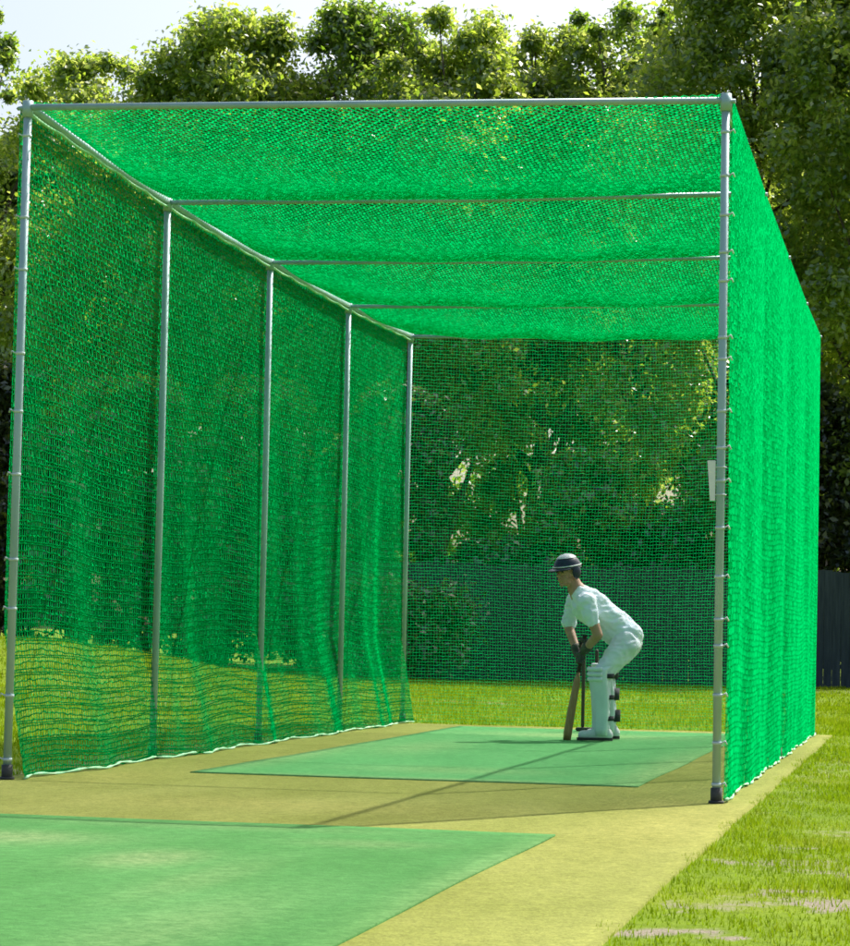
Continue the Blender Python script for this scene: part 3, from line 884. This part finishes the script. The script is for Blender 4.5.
def tree(name, px, d, top_py, half_px, mat, label, seed, crown_base=0.25, n_clump=70, per=260, size=0.17, clump=0.16, gap=0.0, group=None, trunk_r=0.22, cat='tree'):
    rng = np.random.default_rng(seed)
    base = place(px, d)
    base.z = 0.0
    ht = zat(px, top_py, d); rw = half_px * 1.5 / FPX * d
    root = empty(name, base)
    tag(root, label, cat, group)
    zb = ht * crown_base
    # clump centres in an uneven envelope
    cs, rs, limbs = [], [], []
    lob = rng.uniform(0, 6.28, 4)
    while len(cs) < n_clump:
        u = rng.uniform(0.02, 1.0) ** 0.62; a = rng.uniform(0, 6.28)
        env = max(0.45, 1 - max(0, u - 0.55) ** 2 * 2.4 - max(0, 0.3 - u) ** 2 * 4)
        env *= 0.82 + 0.14 * math.sin(2 * a + lob[0] + 4 * u) + 0.14 * math.sin(5 * a + lob[1] + 7 * u)
        r = rw * env * rng.uniform(0.1, 1.0) ** 0.5
        z = zb + (ht - zb) * u
        cr = clump * half_px / FPX * d * rng.uniform(0.5, 1.7) * 1.6 * (1.1 - 0.2 * u)
        top = ht * (1 - 0.10 * (r / rw) ** 2 * rng.uniform(0.3, 1.4))
        z = min(z, top - cr * rng.uniform(0.55, 1.15))
        cs.append((r * math.cos(a), r * math.sin(a), max(z, cr * .6))); rs.append(cr)
    cs = np.array(cs); rs = np.array(rs)
    V = leaves(cs, rs, int(per * (2.1 if cat == 'tree' and size < .2 else 1.35)), size * (0.70 if cat == 'tree' and size < .2 else 0.8), rng)
    if cat == 'tree':                      # loose leaf filling the crown between the clumps
        k = int(n_clump * 0.5)
        a = rng.uniform(0, 6.28, k); q = rng.uniform(0, 1, k) ** 0.5; uu = rng.uniform(0.45, 0.93, k)
        fz = uu * ht * (1 - 0.10 * q ** 2)
        fc = np.stack([q * rw * 0.85 * np.cos(a), q * rw * 0.85 * np.sin(a), fz], -1)
        V = np.concatenate([V, leaves(fc, np.full(k, rw * 0.30), int(per * 0.9), size * 0.7, rng, 0.6)])
    V[:, 2] = np.maximum(V[:, 2], 0.02)
    o = link_mesh('crown', np_mesh('crown', V, np.arange(len(V)).reshape(-1, 4)), mat, root)
    bm = bmesh.new()
    bend = rng.uniform(-0.25, 0.25, 2)
    tr = [Vector((bend[0] * math.sin(k * 1.1), bend[1] * math.sin(k * .9), ht * 0.82 * k / 6)) for k in range(7)]
    add_tube(bm, tr, [trunk_r * (1.25 if k == 0 else 1 - 0.14 * k) for k in range(7)], 10)
    for i in rng.permutation(len(cs))[:22]:
        c = Vector(cs[i]); k = min(5, max(1, int(c.z / (ht * .82) * 6 - 1)))
        s0 = tr[k].lerp(tr[k + 1], rng.uniform(0, .6))
        mid = s0.lerp(c, 0.5) + Vector((0, 0, -0.08 * (c - s0).length))
        r0 = trunk_r * (0.55 - .06 * k)
        add_tube(bm, [s0, mid, c], [max(r0, .02), max(r0 * .6, .015), 0.012], 6)
    bm_obj('trunk', bm, M_BARK, root, True)
    return root


T = [
    ('tree', 80, 58, 48, 84, M_LEAF_Y, 'low yellow green tree at the left, its top just over the front left post', dict(crown_base=.30, n_clump=90, per=190, clump=.15)),
    ('tree', 216, 57, 4, 82, M_LEAF_Y, 'rounded bright tree above the left part of the front beam, with sky on both sides', dict(crown_base=.28, n_clump=125, per=230)),
    ('tree', 362, 58, -4, 80, M_LEAF_G, 'mid green tree just right of the sky gap above the front beam', dict(crown_base=.25, n_clump=115, per=230)),
    ('tree', 448, 56, 0, 74, M_LEAF_Y, 'yellow green tree over the middle of the front beam, below a notch of sky', dict(crown_base=.25, n_clump=105, per=220)),
    ('tree', 540, 59, 20, 72, M_LEAF_Y, 'lower bushy yellow green tree between the middle tree and the loose one', dict(crown_base=.25, n_clump=95, per=220)),
    ('tree', 622, 58, -6, 74, M_LEAF_G, 'loose open tree with sky showing through its leaves, left of the big dark one', dict(crown_base=.25, n_clump=85, per=130, clump=.14)),
    ('tree', 762, 54, -70, 112, M_LEAF_Y, 'big dark leafy tree rising out of the picture behind the right front post', dict(crown_base=.14, n_clump=190, per=250, clump=.14)),
    ('tree', 905, 51, -95, 105, M_LEAF_Y, 'dark tree at the right edge of the picture beyond the right side net', dict(crown_base=.10, n_clump=180, per=230, clump=.14)),
    ('tree', -32, 60, -12, 50, M_LEAF_G, 'sparse tree cut off by the left edge of the picture', dict(crown_base=.2, n_clump=55, per=130, clump=.15)),
]
for i, (nm, px, d, tp, hw, mat, lab, kw) in enumerate(T):
    tree(nm, px, d, tp, hw, mat, lab, 100 + i, **kw)
BACK = [(-5, 130, 'left of the cage beside the front left post'), (105, 98, 'behind the low yellow green tree at the left'), (205, 70, 'behind the rounded bright tree'), (310, 92, 'under the sky gap over the front beam'),
        (425, 62, 'behind the mid green and yellow green trees'), (540, 70, 'behind the lower bushy tree'), (645, 88, 'behind the loose open tree'), (750, 150, 'behind the big dark tree at the right'), (860, 150, 'at the far right, behind the tree on the picture edge')]
for i, (px, tp, w) in enumerate(BACK):
    tree('tree', px, 64, tp, 86, M_LEAF_G, 'dense shaded rear tree ' + w, 200 + i, crown_base=.08, n_clump=150, per=190, size=.22, clump=.17, group='rear row of shaded trees', trunk_r=.2)
SHR = [(-10, 52, 440, 50), (60, 51, 470, 45), (125, 52, 450, 48), (195, 51, 478, 46), (262, 52, 455, 48), (330, 51, 470, 46), (392, 50, 462, 44),
       (455, 49.5, 625, 40), (520, 50, 615, 42), (585, 50, 490, 44), (655, 50, 600, 46), (725, 50, 485, 44), (795, 50, 455, 46), (868, 50, 470, 46), (228, 56, 560, 55), (305, 56, 560, 55)]
SW = ['at the left edge of the picture, outside the front left post', 'seen through the first bay of the left side net', 'seen through the left side net just left of its second post', 'seen through the left side net just right of its second post',
      'seen through the left side net at its middle post', 'seen through the left side net at its fourth post', 'behind the rear left post', 'at the left end of the fence in the back net', 'over the fence, left of the batsman',
      'over the fence, straight above the batsman', 'over the fence, right of the batsman', 'over the fence, behind the right front post', 'over the fence, behind the right side net', 'at the right edge of the picture above the fence', 'low in the rear behind the first bays of the left side net', 'low in the rear behind the middle of the left side net']
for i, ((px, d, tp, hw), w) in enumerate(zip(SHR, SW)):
    tree('shrub', px, d, tp - (78, 40)[i % 2], hw * 1.1, M_LEAF_G if px in (455, 585, 725, 125, 262) else M_LEAF_D, 'bushy shrub ' + w, 300 + i, crown_base=.0, n_clump=125, per=150, size=.16, clump=.15, group='dark shrubs under the trees', trunk_r=.07, cat='shrub')  # lighter leaves on a few shrubs stand in for sun flecks
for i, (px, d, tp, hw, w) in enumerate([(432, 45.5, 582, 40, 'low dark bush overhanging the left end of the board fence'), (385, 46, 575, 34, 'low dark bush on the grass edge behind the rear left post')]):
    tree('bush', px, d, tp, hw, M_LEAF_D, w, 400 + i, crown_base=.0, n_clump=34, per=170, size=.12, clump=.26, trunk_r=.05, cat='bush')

# ------------------------------------------------------------------ light, sky, camera
w = bpy.data.worlds.new('World'); scene.world = w; w.use_nodes = True
nt = w.node_tree
sky = nt.nodes.new('ShaderNodeTexSky'); sky.sky_type = 'NISHITA'; sky.sun_disc = False
sky.sun_elevation = math.asin(SUN.z); sky.sun_rotation = math.atan2(SUN.x, SUN.y)
sky.air_density = 1.0; sky.dust_density = 5.0; sky.ozone_density = 1.0
bg = nt.nodes['Background']; bg.inputs['Strength'].default_value = 0.15
nt.links.new(sky.outputs['Color'], bg.inputs['Color'])
sl = bpy.data.lights.new('sun', 'SUN'); sl.energy = 5.0; sl.angle = math.radians(0.53); sl.color = (1.0, 0.965, 0.90)
so = bpy.data.objects.new('sun', sl); COL.objects.link(so); so.rotation_euler = SUN.to_track_quat('Z', 'Y').to_euler(); so.location = (20, 30, 45)

cam = bpy.data.cameras.new('camera'); co = bpy.data.objects.new('camera', cam); COL.objects.link(co)
f3 = np.array([math.sin(YAW) * math.cos(PITCH), math.cos(YAW) * math.cos(PITCH), math.sin(PITCH)])
u3 = np.cross(rh, f3)
r2 = math.cos(ROLL) * rh + math.sin(ROLL) * u3; u2 = -math.sin(ROLL) * rh + math.cos(ROLL) * u3
Mx = Matrix(((r2[0], u2[0], -f3[0], CAM[0]), (r2[1], u2[1], -f3[1], CAM[1]), (r2[2], u2[2], -f3[2], CAM[2]), (0, 0, 0, 1)))
co.matrix_world = Mx
cam.sensor_fit = 'HORIZONTAL'; cam.sensor_width = 36; cam.lens = 36 * FPX / 850
cam.clip_start = 0.1; cam.clip_end = 3000
scene.camera = co

scene.render.engine = 'CYCLES'
scene.cycles.max_bounces = 8; scene.cycles.diffuse_bounces = 5; scene.cycles.transmission_bounces = 6; scene.cycles.transparent_max_bounces = 8
scene.cycles.filter_width = 1.7
scene.view_settings.view_transform = 'Standard'; scene.view_settings.look = 'None'
scene.view_settings.exposure = 0.5; scene.view_settings.gamma = 1.0; scene.view_settings.use_curve_mapping = False
